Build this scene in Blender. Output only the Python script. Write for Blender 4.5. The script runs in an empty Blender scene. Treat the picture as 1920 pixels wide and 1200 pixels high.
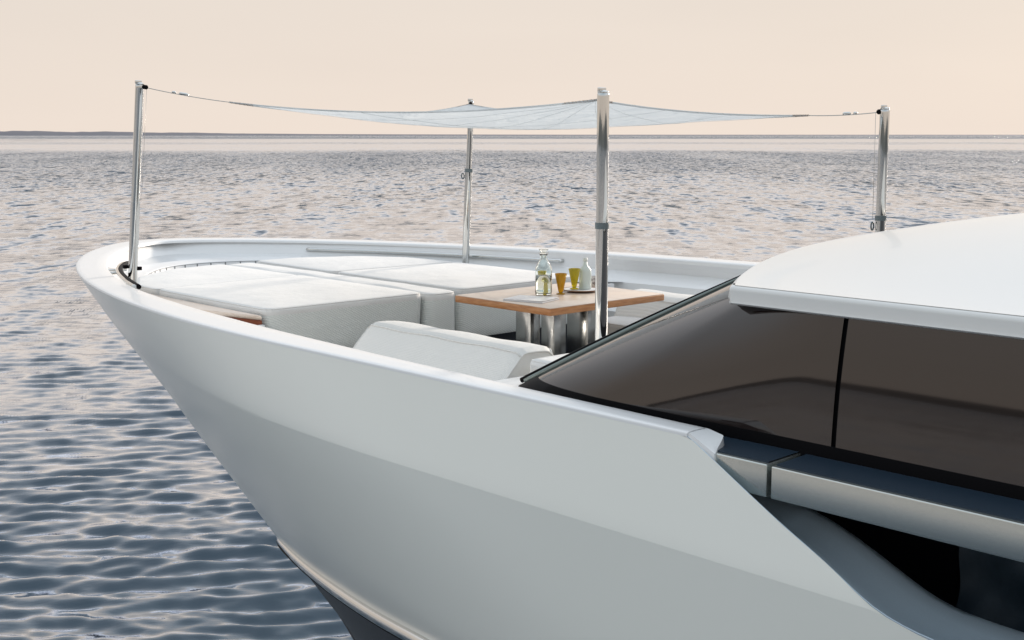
import bpy, bmesh, math, random
import numpy as np
from mathutils import Vector, Matrix
random.seed(7); rng = np.random.default_rng(7)
scene = bpy.context.scene
C = scene.collection
R = math.radians
HC = 4.9                                   # eye height above the water, metres

# ------------------------------------------------------------------ camera
PITCH = math.atan(347/2350)
cd = bpy.data.cameras.new('camera'); cam = bpy.data.objects.new('camera', cd); C.objects.link(cam)
cd.sensor_width = 36; cd.lens = 2350*36/1920; cd.clip_start = .1; cd.clip_end = 60000
cam.location = (0, 0, HC); cam.rotation_euler = (math.pi/2-PITCH, 0, 0)
scene.camera = cam
# ------------------------------------------------------------------ view
scene.view_settings.view_transform = 'Standard'; scene.view_settings.look = 'None'
scene.view_settings.exposure = 0; scene.view_settings.gamma = 1
# ------------------------------------------------------------------ world
SUN_AZ = 37; SUN_EL = 13                   # degrees right of the view, degrees up
w = bpy.data.worlds.new('World'); scene.world = w; w.use_nodes = True
nt = w.node_tree; N = nt.nodes; L = nt.links
for n in list(N): N.remove(n)
out = N.new('ShaderNodeOutputWorld'); bg = N.new('ShaderNodeBackground'); bg.inputs['Strength'].default_value = 1
sky = N.new('ShaderNodeTexSky'); sky.sky_type = 'NISHITA'; sky.sun_disc = False
sky.sun_elevation = R(SUN_EL); sky.sun_rotation = R(SUN_AZ); sky.dust_density = 3; sky.air_density = 1
sc = N.new('ShaderNodeVectorMath'); sc.operation = 'SCALE'; sc.inputs['Scale'].default_value = .0012
L.new(sky.outputs[0], sc.inputs[0])
tc = N.new('ShaderNodeTexCoord'); sp = N.new('ShaderNodeSeparateXYZ'); L.new(tc.outputs['Generated'], sp.inputs[0])
cr = N.new('ShaderNodeValToRGB'); L.new(sp.outputs['Z'], cr.inputs[0])
e = cr.color_ramp.elements
e[0].position = 0; e[0].color = (.935, .81, .71, 1)
e[1].position = 1; e[1].color = (1.30, 1.40, 1.54, 1)
for p_, c_ in ((.10, (.86, .765, .68, 1)), (.24, (.94, .86, .80, 1)), (.45, (1.15, 1.17, 1.22, 1))):
    k = e.new(p_); k.color = c_
# thin haze is brighter towards the low sun, dimmer on the opposite side of the sky
dm = N.new('ShaderNodeVectorMath'); dm.operation = 'DOT_PRODUCT'
dm.inputs[1].default_value = (math.sin(R(25)), math.cos(R(25)), 0); L.new(tc.outputs['Generated'], dm.inputs[0])
mr = N.new('ShaderNodeMapRange'); mr.inputs[1].default_value = -1; mr.inputs[2].default_value = .7
mr.inputs[3].default_value = .84; mr.inputs[4].default_value = .93; L.new(dm.outputs['Value'], mr.inputs[0])
# the upper sky away from the sun is a deeper blue
up = N.new('ShaderNodeMapRange'); up.inputs[1].default_value = .18; up.inputs[2].default_value = .55; L.new(sp.outputs['Z'], up.inputs[0])
bk = N.new('ShaderNodeMapRange'); bk.inputs[1].default_value = .35; bk.inputs[2].default_value = -.75; L.new(dm.outputs['Value'], bk.inputs[0])
mm = N.new('ShaderNodeMath'); mm.operation = 'MULTIPLY'; L.new(up.outputs[0], mm.inputs[0]); L.new(bk.outputs[0], mm.inputs[1])
mb_ = N.new('ShaderNodeMix'); mb_.data_type = 'RGBA'; mb_.inputs[7].default_value = (.70, .83, .93, 1); L.new(mm.outputs[0], mb_.inputs['Factor']); L.new(cr.outputs[0], mb_.inputs[6])
ms = N.new('ShaderNodeVectorMath'); ms.operation = 'SCALE'; L.new(mb_.outputs[2], ms.inputs[0]); L.new(mr.outputs[0], ms.inputs['Scale'])
ad = N.new('ShaderNodeVectorMath'); ad.operation = 'ADD'; L.new(ms.outputs[0], ad.inputs[0]); L.new(sc.outputs[0], ad.inputs[1])
hz = N.new('ShaderNodeTexNoise'); hz.inputs['Scale'].default_value = 1.6; hz.inputs['Detail'].default_value = 4
hm = N.new('ShaderNodeMapping'); hm.inputs['Scale'].default_value = (1, 1, 5); L.new(tc.outputs['Generated'], hm.inputs[0]); L.new(hm.outputs[0], hz.inputs['Vector'])
hr_ = N.new('ShaderNodeMapRange'); hr_.inputs[1].default_value = .3; hr_.inputs[2].default_value = .7; hr_.inputs[3].default_value = .975; hr_.inputs[4].default_value = 1.03; L.new(hz.outputs[0], hr_.inputs[0])
hs = N.new('ShaderNodeVectorMath'); hs.operation = 'SCALE'; L.new(ad.outputs[0], hs.inputs[0]); L.new(hr_.outputs[0], hs.inputs['Scale']); L.new(hs.outputs[0], bg.inputs['Color']); L.new(bg.outputs[0], out.inputs[0])
# ------------------------------------------------------------------ sun
ld = bpy.data.lights.new('sun', 'SUN'); ld.energy = 4.4; ld.angle = R(6); ld.color = (1, .87, .74)
sun = bpy.data.objects.new('sun', ld); C.objects.link(sun)
sd = Vector((math.sin(R(SUN_AZ))*math.cos(R(SUN_EL)), math.cos(R(SUN_AZ))*math.cos(R(SUN_EL)), math.sin(R(SUN_EL))))
sun.rotation_euler = sd.to_track_quat('Z', 'Y').to_euler(); sun.location = (0, 0, 30)

# ------------------------------------------------------------------ boat frame: a = metres aft, p = metres to starboard, z = metres above eye level
HD = R(43); BA = Vector((math.sin(HD), -math.cos(HD), 0)); BS = Vector((math.cos(HD), math.sin(HD), 0))
BO = Vector((-.45, 8.17, HC))
BROT = math.atan2(BA.y, BA.x)
def W(a, p, z): return BO + BA*a + BS*p + Vector((0, 0, z))

# ------------------------------------------------------------------ materials
def mat(name, col, rough=.5, metal=0., spec=.5, coat=0., ior=1.5, trans=0.):
    m = bpy.data.materials.new(name); m.use_nodes = True
    b = m.node_tree.nodes['Principled BSDF']
    b.inputs['Base Color'].default_value = (*col, 1); b.inputs['Roughness'].default_value = rough
    b.inputs['Metallic'].default_value = metal; b.inputs['Specular IOR Level'].default_value = spec
    b.inputs['Coat Weight'].default_value = coat; b.inputs['IOR'].default_value = ior
    b.inputs['Transmission Weight'].default_value = trans; b.inputs['Coat Roughness'].default_value = .06
    return m
def nodes(m): t = m.node_tree; return t, t.nodes, t.links, t.nodes['Principled BSDF']
def noisy(m, scale, amt, c2=None, stretch=(1, 1, 1), rough=None, bump=0., detail=4, bscale=None, bdist=.001):
    t, n, l, b = nodes(m)
    co = n.new('ShaderNodeTexCoord'); mp = n.new('ShaderNodeMapping'); mp.inputs['Scale'].default_value = stretch
    l.new(co.outputs['Object'], mp.inputs[0])
    nz = n.new('ShaderNodeTexNoise'); nz.inputs['Scale'].default_value = scale; nz.inputs['Detail'].default_value = detail
    l.new(mp.outputs[0], nz.inputs['Vector'])
    if c2:
        r = n.new('ShaderNodeValToRGB'); r.color_ramp.elements[0].position = .5-amt; r.color_ramp.elements[1].position = .5+amt
        r.color_ramp.elements[0].color = b.inputs['Base Color'].default_value; r.color_ramp.elements[1].color = (*c2, 1)
        l.new(nz.outputs[0], r.inputs[0]); l.new(r.outputs[0], b.inputs['Base Color'])
    if rough:
        q = n.new('ShaderNodeMapRange'); q.inputs[3].default_value = rough[0]; q.inputs[4].default_value = rough[1]
        l.new(nz.outputs[0], q.inputs[0]); l.new(q.outputs[0], b.inputs['Roughness'])
    if bump:
        nb = n.new('ShaderNodeTexNoise'); nb.inputs['Scale'].default_value = bscale or scale; nb.inputs['Detail'].default_value = 3
        l.new(mp.outputs[0], nb.inputs['Vector'])
        bp = n.new('ShaderNodeBump'); bp.inputs['Strength'].default_value = bump; bp.inputs['Distance'].default_value = bdist
        l.new(nb.outputs[0], bp.inputs['Height']); l.new(bp.outputs[0], b.inputs['Normal'])
    return m
M = {}
M['gel'] = noisy(mat('white_gelcoat', (.77, .785, .79), .28, coat=.3), 1.2, .3, (.75, .765, .775), rough=(.24, .36), bump=.25, bscale=.9, bdist=.004)
M['hullm'] = noisy(mat('pearl_hull_paint', (.82, .84, .795), .30, coat=.9), .9, .3, (.80, .825, .775), rough=(.28, .42), bump=.3, bscale=.8, bdist=.005)
M['hullm'].node_tree.nodes['Principled BSDF'].inputs['Coat Roughness'].default_value = .2
M['roof'] = noisy(mat('white_roof_paint', (.71, .715, .70), .30, coat=.3), 1., .3, (.69, .70, .685), rough=(.27, .36))
M['deck'] = noisy(mat('white_nonslip_deck', (.72, .73, .73), .5), 60, .3, (.68, .69, .70), bump=.3, bscale=160, bdist=.001)
M['dark_hull'] = noisy(mat('dark_bottom_paint', (.030, .031, .036), .45), 3, .3, (.036, .037, .042))
M['chrome'] = noisy(mat('polished_steel', (.60, .61, .60), .035, 1.), 2.5, .3, rough=(.02, .06), bump=.03, bscale=6, bdist=.004, stretch=(1, 1, .3))
M['brushed'] = noisy(mat('brushed_steel', (.34, .35, .35), .16, 1.), 40, .3, rough=(.12, .22), stretch=(1, 1, .05))
M['black'] = mat('black_gasket', (.005, .005, .006), .5, spec=.04)
M['line'] = mat('grey_seam_sealant', (.20, .21, .22), .6)
M['silver'] = noisy(mat('satin_silver_paint', (.52, .55, .53), .22, .9), 350, .2, (.48, .51, .495), rough=(.18, .27))
M['flange'] = noisy(mat('grey_blue_paint', (.50, .60, .68), .34, .2), 200, .2, (.48, .58, .66), rough=(.3, .42))
M['navy'] = noisy(mat('dark_glass_reflection', (.016, .030, .048), .35, spec=.3), 90, .3, (.022, .038, .058))  # reflection of the dark glass, painted as a navy colour
M['darkin'] = noisy(mat('dark_recess_shade', (.012, .017, .028), .6), 4, .3, (.016, .022, .034))  # near-black stands in for shade in the passage; floor and pad base share it
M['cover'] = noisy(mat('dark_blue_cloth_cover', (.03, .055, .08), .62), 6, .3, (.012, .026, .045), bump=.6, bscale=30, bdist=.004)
M['glass'] = noisy(mat('tinted_glass', (.012, .006, .0045), .05, spec=.8), .8, .3, bump=.10, bscale=.9, bdist=.01)
M['strip'] = mat('green_grey_trim', (.18, .22, .21), .25, .4)
M['rope'] = noisy(mat('brown_rope', (.16, .09, .05), .8), 300, .3, (.30, .20, .13))
M['wire'] = mat('steel_wire', (.45, .44, .42), .3, .8)
M['rubber'] = noisy(mat('grey_rubber', (.10, .13, .14), .5), 60, .3, (.14, .17, .18))
M['paper'] = mat('white_paper', (.74, .74, .76), .6)
M['print'] = noisy(mat('printed_cover', (.62, .62, .65), .35), 25, .06, (.80, .79, .78), stretch=(1, 3, 1))
M['frost'] = noisy(mat('frosted_glass_bottle', (.78, .86, .83), .35, trans=.25), 8, .3, (.64, .73, .69))
M['bread'] = mat('dark_wood_plate', (.22, .12, .07), .45)
def weave(name, col, sc_, axis, tilt=0., strength=.5, fac=.2):
    m = mat(name, col, .85, spec=.25); t, n, l, b = nodes(m)
    b.inputs['Sheen Weight'].default_value = .2
    co = n.new('ShaderNodeTexCoord'); mp = n.new('ShaderNodeMapping'); mp.inputs['Rotation'].default_value = (tilt, tilt*.6, 0)
    l.new(co.outputs['Object'], mp.inputs[0])
    wv = n.new('ShaderNodeTexWave'); wv.wave_type = 'BANDS'; wv.bands_direction = axis; wv.inputs['Scale'].default_value = sc_
    wv.inputs['Distortion'].default_value = 1.2; wv.inputs['Detail'].default_value = 2; wv.inputs['Detail Scale'].default_value = 3
    l.new(mp.outputs[0], wv.inputs['Vector'])
    nz = n.new('ShaderNodeTexNoise'); nz.inputs['Scale'].default_value = 260; l.new(co.outputs['Object'], nz.inputs['Vector'])
    nl = n.new('ShaderNodeTexNoise'); nl.inputs['Scale'].default_value = 5; nl.inputs['Detail'].default_value = 3; l.new(co.outputs['Object'], nl.inputs['Vector'])
    mx = n.new('ShaderNodeMix'); mx.data_type = 'RGBA'; mx.blend_type = 'MULTIPLY'; mx.inputs['Factor'].default_value = fac
    mx.inputs[6].default_value = (*col, 1); r = n.new('ShaderNodeValToRGB')
    r.color_ramp.elements[0].color = (.62, .66, .66, 1); l.new(wv.outputs[0], r.inputs[0]); l.new(r.outputs[0], mx.inputs[7]); l.new(mx.outputs[2], b.inputs['Base Color'])
    ma = n.new('ShaderNodeMath'); ma.operation = 'ADD'; l.new(wv.outputs[0], ma.inputs[0]); l.new(nz.outputs[0], ma.inputs[1])
    b1 = n.new('ShaderNodeBump'); b1.inputs['Strength'].default_value = strength; b1.inputs['Distance'].default_value = .0025; l.new(ma.outputs[0], b1.inputs['Height'])
    b2 = n.new('ShaderNodeBump'); b2.inputs['Strength'].default_value = .5; b2.inputs['Distance'].default_value = .02; l.new(nl.outputs[0], b2.inputs['Height'])
    l.new(b1.outputs[0], b2.inputs['Normal']); l.new(b2.outputs[0], b.inputs['Normal'])
    return m
M['fabric'] = weave('white_outdoor_fabric', (.70, .70, .69), 40, 'Z', .5, .3, .08)
M['fabric_side'] = weave('grey_woven_fabric', (.72, .75, .73), 26, 'Z', .5, .5, .3)
M['seatfab'] = weave('beige_grey_fabric', (.70, .695, .67), 60, 'Y', .2, .3, .12)
def wood(name, c1, c2, c3, scale, st):
    m = mat(name, c1, .42, coat=.3); t, n, l, b = nodes(m)
    co = n.new('ShaderNodeTexCoord'); mp = n.new('ShaderNodeMapping'); mp.inputs['Scale'].default_value = st
    l.new(co.outputs['Object'], mp.inputs[0])
    nz = n.new('ShaderNodeTexNoise'); nz.inputs['Scale'].default_value = scale; nz.inputs['Detail'].default_value = 8; nz.inputs['Roughness'].default_value = .65
    l.new(mp.outputs[0], nz.inputs['Vector'])
    r = n.new('ShaderNodeValToRGB'); el = r.color_ramp.elements
    el[0].position = .3; el[0].color = (*c1, 1); el[1].position = .72; el[1].color = (*c3, 1); k = el.new(.5); k.color = (*c2, 1)
    l.new(nz.outputs[0], r.inputs[0]); l.new(r.outputs[0], b.inputs['Base Color'])
    bp = n.new('ShaderNodeBump'); bp.inputs['Strength'].default_value = .2; bp.inputs['Distance'].default_value = .001
    l.new(nz.outputs[0], bp.inputs['Height']); l.new(bp.outputs[0], b.inputs['Normal'])
    return m
M['teak_top'] = wood('pale_teak_top', (.62, .49, .39), (.70, .58, .48), (.76, .65, .56), 5, (1, 14, 14))
M['teak_edge'] = wood('teak_edge_wood', (.30, .11, .03), (.42, .18, .06), (.50, .25, .11), 9, (1, 1, 9))
M['red_wood'] = wood('red_brown_wood', (.16, .035, .012), (.25, .06, .02), (.33, .095, .035), 5, (1, 1, 8))
# clear and amber glass
def glassm(name, col, rough=.0, ior=1.5):
    m = mat(name, col, rough, ior=ior, trans=1.); return m
M['clear'] = glassm('clear_glass', (.93, .98, .965))
M['water_in'] = glassm('drinking_water', (.93, .97, .96), ior=1.33)
M['amber'] = mat('amber_glass', (.80, .42, .02), .08, trans=.45, ior=1.3); M['amber2'] = mat('olive_amber_glass', (.72, .58, .03), .08, trans=.45, ior=1.3)
# sail cloth lets light through
m = bpy.data.materials.new('thin_sail_cloth'); m.use_nodes = True; t = m.node_tree; n = t.nodes; l = t.links
for x in list(n): n.remove(x)
o_ = n.new('ShaderNodeOutputMaterial'); df = n.new('ShaderNodeBsdfDiffuse'); tr = n.new('ShaderNodeBsdfTranslucent'); mx = n.new('ShaderNodeMixShader')
df.inputs[0].default_value = (.72, .74, .745, 1); tr.inputs[0].default_value = (.69, .73, .75, 1); mx.inputs[0].default_value = .5
co = n.new('ShaderNodeTexCoord'); wz = n.new('ShaderNodeTexNoise'); wz.inputs['Scale'].default_value = 3.5; wz.inputs['Detail'].default_value = 3; wz.inputs['Distortion'].default_value = 1.
bp = n.new('ShaderNodeBump'); bp.inputs['Strength'].default_value = .8; bp.inputs['Distance'].default_value = .05
l.new(co.outputs['Object'], wz.inputs['Vector']); l.new(wz.outputs[0], bp.inputs['Height']); l.new(bp.outputs[0], df.inputs['Normal']); l.new(bp.outputs[0], tr.inputs['Normal'])
l.new(df.outputs[0], mx.inputs[1]); l.new(tr.outputs[0], mx.inputs[2]); l.new(mx.outputs[0], o_.inputs[0])
M['sail'] = m; M['seam'] = mat('sail_seam_thread', (.72, .76, .77), .8)

# ------------------------------------------------------------------ mesh helpers (all coordinates in the boat frame)
class MB:
    def __init__(s): s.v = []; s.f = []; s.sm = []
    def add(s, vs, fs, smooth=False):
        o = len(s.v); s.v += [tuple(map(float, x)) for x in vs]; s.f += [tuple(i+o for i in f) for f in fs]; s.sm += [smooth]*len(fs); return s
    def grid(s, rows, smooth=True, closed=False, flip=False):
        nr = len(rows); nc = len(rows[0]); vs = [q for r_ in rows for q in r_]; fs = []
        for i in range(nr-1):
            for j in range(nc if closed else nc-1):
                k = (j+1) % nc; q = (i*nc+j, i*nc+k, (i+1)*nc+k, (i+1)*nc+j)
                fs.append(q[::-1] if flip else q)
        return s.add(vs, fs, smooth)
    def box(s, a0, a1, p0, p1, z0, z1, bev=0., seg=2):
        bm = bmesh.new(); bmesh.ops.create_cube(bm, size=1)
        for v in bm.verts: v.co = Vector(((a0+a1)/2+v.co.x*(a1-a0), (p0+p1)/2+v.co.y*(p1-p0), (z0+z1)/2+v.co.z*(z1-z0)))
        if bev: bmesh.ops.bevel(bm, geom=bm.edges[:], offset=bev, segments=seg, affect='EDGES', profile=.5)
        return s.frombm(bm, bool(bev))
    def frombm(s, bm, smooth=True):
        bm.verts.index_update(); s.add([v.co for v in bm.verts], [tuple(v.index for v in f.verts) for f in bm.faces], smooth); bm.free(); return s
    def tube(s, pts, r, seg=12, cap=True, smooth=True):
        pts = [Vector(q) for q in pts]; rr = r if hasattr(r, '__len__') else [r]*len(pts); rings = []; up = None
        for i, q in enumerate(pts):
            d = (pts[min(i+1, len(pts)-1)]-pts[max(i-1, 0)]).normalized()
            if up is None: up = Vector((0, 0, 1)) if abs(d.z) < .9 else Vector((1, 0, 0))
            x = (up-d*up.dot(d)).normalized(); y = d.cross(x); up = x
            rings.append([q+(x*math.cos(6.28318*k/seg)+y*math.sin(6.28318*k/seg))*rr[i] for k in range(seg)])
        s.grid(rings, smooth, True)
        if cap:
            o = len(s.v)-len(pts)*seg
            s.f.append(tuple(o+k for k in range(seg))[::-1]); s.sm.append(False)
            o = len(s.v)-seg; s.f.append(tuple(o+k for k in range(seg))); s.sm.append(False)
        return s
    def lathe(s, prof, a, p, seg=40, ax=None):
        # prof: (radius, z)
        rows = [[(a+r_*math.cos(6.28318*k/seg), p+r_*math.sin(6.28318*k/seg), z) for k in range(seg)] for r_, z in prof]
        return s.grid(rows, True, True, flip=False)
    def prism(s, poly, z0, z1, bev=0., smooth=False, seg=2):
        bm = bmesh.new(); b_ = [bm.verts.new((x, y, z0)) for x, y in poly]; f = bm.faces.new(b_)
        r_ = bmesh.ops.extrude_face_region(bm, geom=[f])
        for v in [g for g in r_['geom'] if isinstance(g, bmesh.types.BMVert)]: v.co.z = z1
        bmesh.ops.recalc_face_normals(bm, faces=bm.faces[:])
        if bev: bmesh.ops.bevel(bm, geom=[e_ for e_ in bm.edges if e_.calc_face_angle(0) > .3], offset=bev, segments=seg, affect='EDGES', profile=.5)
        return s.frombm(bm, smooth)
def tag(o, label=None, cat=None, group=None, kind=None):
    if label: o['label'] = label
    if cat: o['category'] = cat
    if group: o['group'] = group
    if kind: o['kind'] = kind
    return o
def obj(name, mb, mt, parent=None, org=(0, 0, 0), fix=True, autos=None, boat=True):
    me = bpy.data.meshes.new(name); og = Vector(parent['_org'] if parent is not None and '_org' in parent else org)
    me.from_pydata([tuple(Vector(v)-og) for v in mb.v], [], mb.f); me.update()
    me.polygons.foreach_set('use_smooth', mb.sm)
    if fix:
        bm = bmesh.new(); bm.from_mesh(me); bmesh.ops.remove_doubles(bm, verts=bm.verts[:], dist=1e-5)
        bmesh.ops.recalc_face_normals(bm, faces=bm.faces[:])
        if autos:
            for e_ in bm.edges:
                if e_.calc_face_angle(0) > R(autos): e_.smooth = False
        bm.to_mesh(me); bm.free()
    me.materials.append(M[mt] if isinstance(mt, str) else mt)
    o = bpy.data.objects.new(name, me); C.objects.link(o)
    if parent is not None: o.parent = parent; o['_org'] = tuple(og)
    elif boat: o.location = W(*og); o.rotation_euler = (0, 0, BROT); o['_org'] = tuple(og)
    return o
def thing(name, label, cat, org=(0, 0, 0), group=None):
    o = bpy.data.objects.new(name, None); C.objects.link(o); o.empty_display_size = .1
    o.location = W(*org); o.rotation_euler = (0, 0, BROT); o['_org'] = tuple(org); return tag(o, label, cat, group)

# ================================================================== WATER
def build_water():
    az1 = np.radians(np.linspace(-38, 38, 560)); az2 = np.radians(np.linspace(38, 322, 70)[1:-1]); az = np.concatenate([az1, az2])
    r = [0.6, 2.5, 5.0]; 
    while r[-1] < 40000:
        q = r[-1]
        dr = .042 if q < 12 else (.042*(q/12)**1.12 if q < 160 else q*.05)
        if q < 7: dr = .5
        r.append(q+dr)
    r = np.array(r); nr = len(r); na = len(az)
    X = r[:, None]*np.sin(az)[None, :]; Y = r[:, None]*np.cos(az)[None, :]; Z = np.zeros_like(X)
    dr = np.gradient(r)[:, None]
    # sum of wind ripples, mostly running towards the viewer
    lam = np.concatenate([np.exp(rng.uniform(math.log(.20), math.log(.74), 110)), np.exp(rng.uniform(math.log(1.5), math.log(7), 22))])
    for lm in lam:
        th = rng.normal(math.pi*.5+.12, (.27 if lm > .3 else .5) if lm < 1.5 else .5); k = 2*math.pi/lm
        slope = .036 if lm < 1.5 else .008
        fade = np.clip((lm/(dr*2.2)-1), 0, 1)
        ph = k*(X*math.cos(th)+Y*math.sin(th))+rng.uniform(0, 6.28)
        Z += fade*slope/k*np.sin(ph)
    Z *= (0.75+.35*np.sin(X*.11+1.3)*np.sin(Y*.07+.5))
    keep = 1.
    co = np.stack([X, Y, Z], -1).reshape(-1, 3)
    mb_f = []
    me = bpy.data.meshes.new('water')
    i = np.arange(nr-1)[:, None]*na; j = np.arange(na)[None, :]; k = (j+1) % na
    quads = np.stack([i+j, i+k, i+na+k, i+na+j], -1).reshape(-1, 4)
    me.vertices.add(len(co)); me.vertices.foreach_set('co', co.ravel())
    me.loops.add(quads.size); me.loops.foreach_set('vertex_index', quads.ravel().astype(np.int32))
    me.polygons.add(len(quads)); me.polygons.foreach_set('loop_start', np.arange(0, quads.size, 4, dtype=np.int32))
    me.polygons.foreach_set('loop_total', np.full(len(quads), 4, dtype=np.int32)); me.polygons.foreach_set('use_smooth', np.ones(len(quads), dtype=bool))
    me.update(calc_edges=True); me.validate()
    m = mat('sea_water', (.030, .056, .078), .05, ior=1.58, spec=.5); t, n, l, b = nodes(m)
    ge = n.new('ShaderNodeNewGeometry'); 
    def mapn(scale, rot=0.):
        mp = n.new('ShaderNodeMapping'); mp.inputs['Scale'].default_value = scale; mp.inputs['Rotation'].default_value = (0, 0, rot)
        l.new(ge.outputs['Position'], mp.inputs[0]); return mp.outputs[0]
    def noise(vec, s, d=3, rgh=.5):
        z = n.new('ShaderNodeTexNoise'); z.inputs['Scale'].default_value = s; z.inputs['Detail'].default_value = d; z.inputs['Roughness'].default_value = rgh
        l.new(vec, z.inputs['Vector']); return z.outputs[0]
    def math_(op, a_, b_, c_=None):
        z = n.new('ShaderNodeMath'); z.operation = op
        for q, x in enumerate((a_, b_, c_)):
            if x is None: continue
            if isinstance(x, (int, float)): z.inputs[q].default_value = x
            else: l.new(x, z.inputs[q])
        return z.outputs[0]
    sx = n.new('ShaderNodeSeparateXYZ'); l.new(ge.outputs['Position'], sx.inputs[0])
    # calm slick lying far out (world Y between about 380 m and 1100 m), a second thin ruffled streak inside it
    yv = sx.outputs['Y']; wob = noise(mapn((.012, .002, 1)), 1., 4)
    yy = math_('ADD', yv, math_('MULTIPLY', math_('SUBTRACT', wob, .5), 160.))
    ra = n.new('ShaderNodeValToRGB'); ra.color_ramp.interpolation = 'EASE'; el = ra.color_ramp.elements
    l.new(math_('DIVIDE', yy, 4000.), ra.inputs[0])
    stops = ((0, 1), (.080, 1), (.112, .22), (.150, .13), (.178, .42), (.20, .42), (.23, .15), (.34, .14), (.47, 1.3), (1, 1.5))
    el[0].position = 0; el[0].color = (1, 1, 1, 1); el[1].position = 1; el[1].color = (1, 1, 1, 1)
    for p_, v_ in stops[1:-1]: k_ = el.new(p_); k_.color = (v_, v_, v_, 1)
    ruff = ra.outputs[0]
    patches = n.new('ShaderNodeMapRange'); patches.inputs[1].default_value = .35; patches.inputs[2].default_value = .65
    patches.inputs[3].default_value = .7; patches.inputs[4].default_value = 1.25; l.new(noise(mapn((.05, .012, 1)), 1., 4), patches.inputs[0])
    st = math_('MULTIPLY', ruff, patches.outputs[0])
    def noisec(vec, s_, d=2):
        z = n.new('ShaderNodeTexNoise'); z.inputs['Scale'].default_value = s_; z.inputs['Detail'].default_value = d; l.new(vec, z.inputs['Vector'])
        v = n.new('ShaderNodeVectorMath'); v.operation = 'SUBTRACT'; v.inputs[1].default_value = (.5, .5, .5); l.new(z.outputs['Color'], v.inputs[0]); return v.outputs[0]
    def scale(v_, f):
        z = n.new('ShaderNodeVectorMath'); z.operation = 'SCALE'; l.new(v_, z.inputs[0])
        if isinstance(f, float): z.inputs['Scale'].default_value = f
        else: l.new(f, z.inputs['Scale'])
        return z.outputs[0]
    def vadd(a_, b_): z = n.new('ShaderNodeVectorMath'); z.operation = 'ADD'; l.new(a_, z.inputs[0]); l.new(b_, z.inputs[1]); return z.outputs[0]
    # distance weighting: the modelled ripples fade out with distance, facet slopes take over
    ln_ = n.new('ShaderNodeVectorMath'); ln_.operation = 'LENGTH'; l.new(ge.outputs['Position'], ln_.inputs[0])
    far = n.new('ShaderNodeMapRange'); far.inputs[1].default_value = 18; far.inputs[2].default_value = 230; far.inputs[3].default_value = .20; far.inputs[4].default_value = 2.2; l.new(ln_.outputs['Value'], far.inputs[0])
    v = vadd(scale(noisec(mapn((3.0, 2.4, 1), .1), 1.6, 3), .5), vadd(scale(noisec(mapn((1.5, 1.15, 1), -.05), 1., 2), 1.2), vadd(scale(noisec(mapn((1.1, .26, 1), .04), 1., 2), 1.1), scale(noisec(mapn((.25, .045, 1), .1), 1., 2), .6))))
    v = scale(v, math_('MULTIPLY', st, far.outputs[0]))
    mk = n.new('ShaderNodeVectorMath'); mk.operation = 'MULTIPLY'; mk.inputs[1].default_value = (.8, 1.25, 0); l.new(v, mk.inputs[0])
    v = vadd(ge.outputs['Normal'], mk.outputs[0]); nm = n.new('ShaderNodeVectorMath'); nm.operation = 'NORMALIZE'; l.new(v, nm.inputs[0])
    rg = n.new('ShaderNodeMapRange'); rg.inputs[1].default_value = 25; rg.inputs[2].default_value = 220; rg.inputs[3].default_value = .06; rg.inputs[4].default_value = .12; l.new(ln_.outputs['Value'], rg.inputs[0])
    l.new(math_('MULTIPLY', rg.outputs[0], math_('MINIMUM', math_('ADD', ruff, .10), 1.1)), b.inputs['Roughness'])
    h1 = noise(mapn((1.0, 2.6, 1), .12), 2.2, 3, .5)
    z = n.new('ShaderNodeBump'); z.inputs['Distance'].default_value = .014; z.inputs['Strength'].default_value = .5; l.new(h1, z.inputs['Height']); l.new(nm.outputs[0], z.inputs['Normal'])
    # body colour seen through steep facets, sky mirrored by the grazing ones
    bn = z.outputs[0]; fr = n.new('ShaderNodeFresnel'); fr.inputs['IOR'].default_value = 1.34; l.new(bn, fr.inputs['Normal'])
    fm = n.new('ShaderNodeMapRange'); fm.interpolation_type = 'SMOOTHSTEP'; fm.inputs[1].default_value = .0; fm.inputs[2].default_value = .45; fm.inputs[3].default_value = .02; fm.inputs[4].default_value = .93; l.new(fr.outputs[0], fm.inputs[0])
    df = n.new('ShaderNodeBsdfDiffuse'); df.inputs[0].default_value = (.034, .060, .085, 1); l.new(bn, df.inputs['Normal'])
    gl = n.new('ShaderNodeBsdfGlossy'); gl.inputs[0].default_value = (.91, .93, .97, 1); l.new(bn, gl.inputs['Normal'])
    l.new(b.inputs['Roughness'].links[0].from_socket, gl.inputs['Roughness'])
    mx = n.new('ShaderNodeMixShader'); l.new(fm.outputs[0], mx.inputs[0]); l.new(df.outputs[0], mx.inputs[1]); l.new(gl.outputs[0], mx.inputs[2])
    l.new(mx.outputs[0], n['Material Output'].inputs[0]); n.remove(b)
    me.materials.append(m)
    o = bpy.data.objects.new('water', me); C.objects.link(o); o['kind'] = 'structure'
build_water()
# far low shore on the left horizon
mb = MB(); rows = []
for x in np.linspace(-5200, 9000, 240):
    hgt = 13+ (22*math.exp(-((x+4300)/900)**2)+14*math.exp(-((x+3000)/1000)**2))*(.85+.15*math.sin(x*.01)+.1*math.sin(x*.037)) - 6*min(1, max(0, (x+2600)/3000))
    y = 9500+300*math.sin(x*.0006)
    rows.append([(x, y-260, -.3), (x, y-60, hgt*.6), (x, y+160, hgt), (x, y+500, hgt*.9), (x, y+900, -.3)])
mb.grid(rows)
mshore = mat('hazy_shore', (.10, .105, .13), .9)
o = obj('headland', mb, mshore, boat=False); o['kind'] = 'structure'

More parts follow.
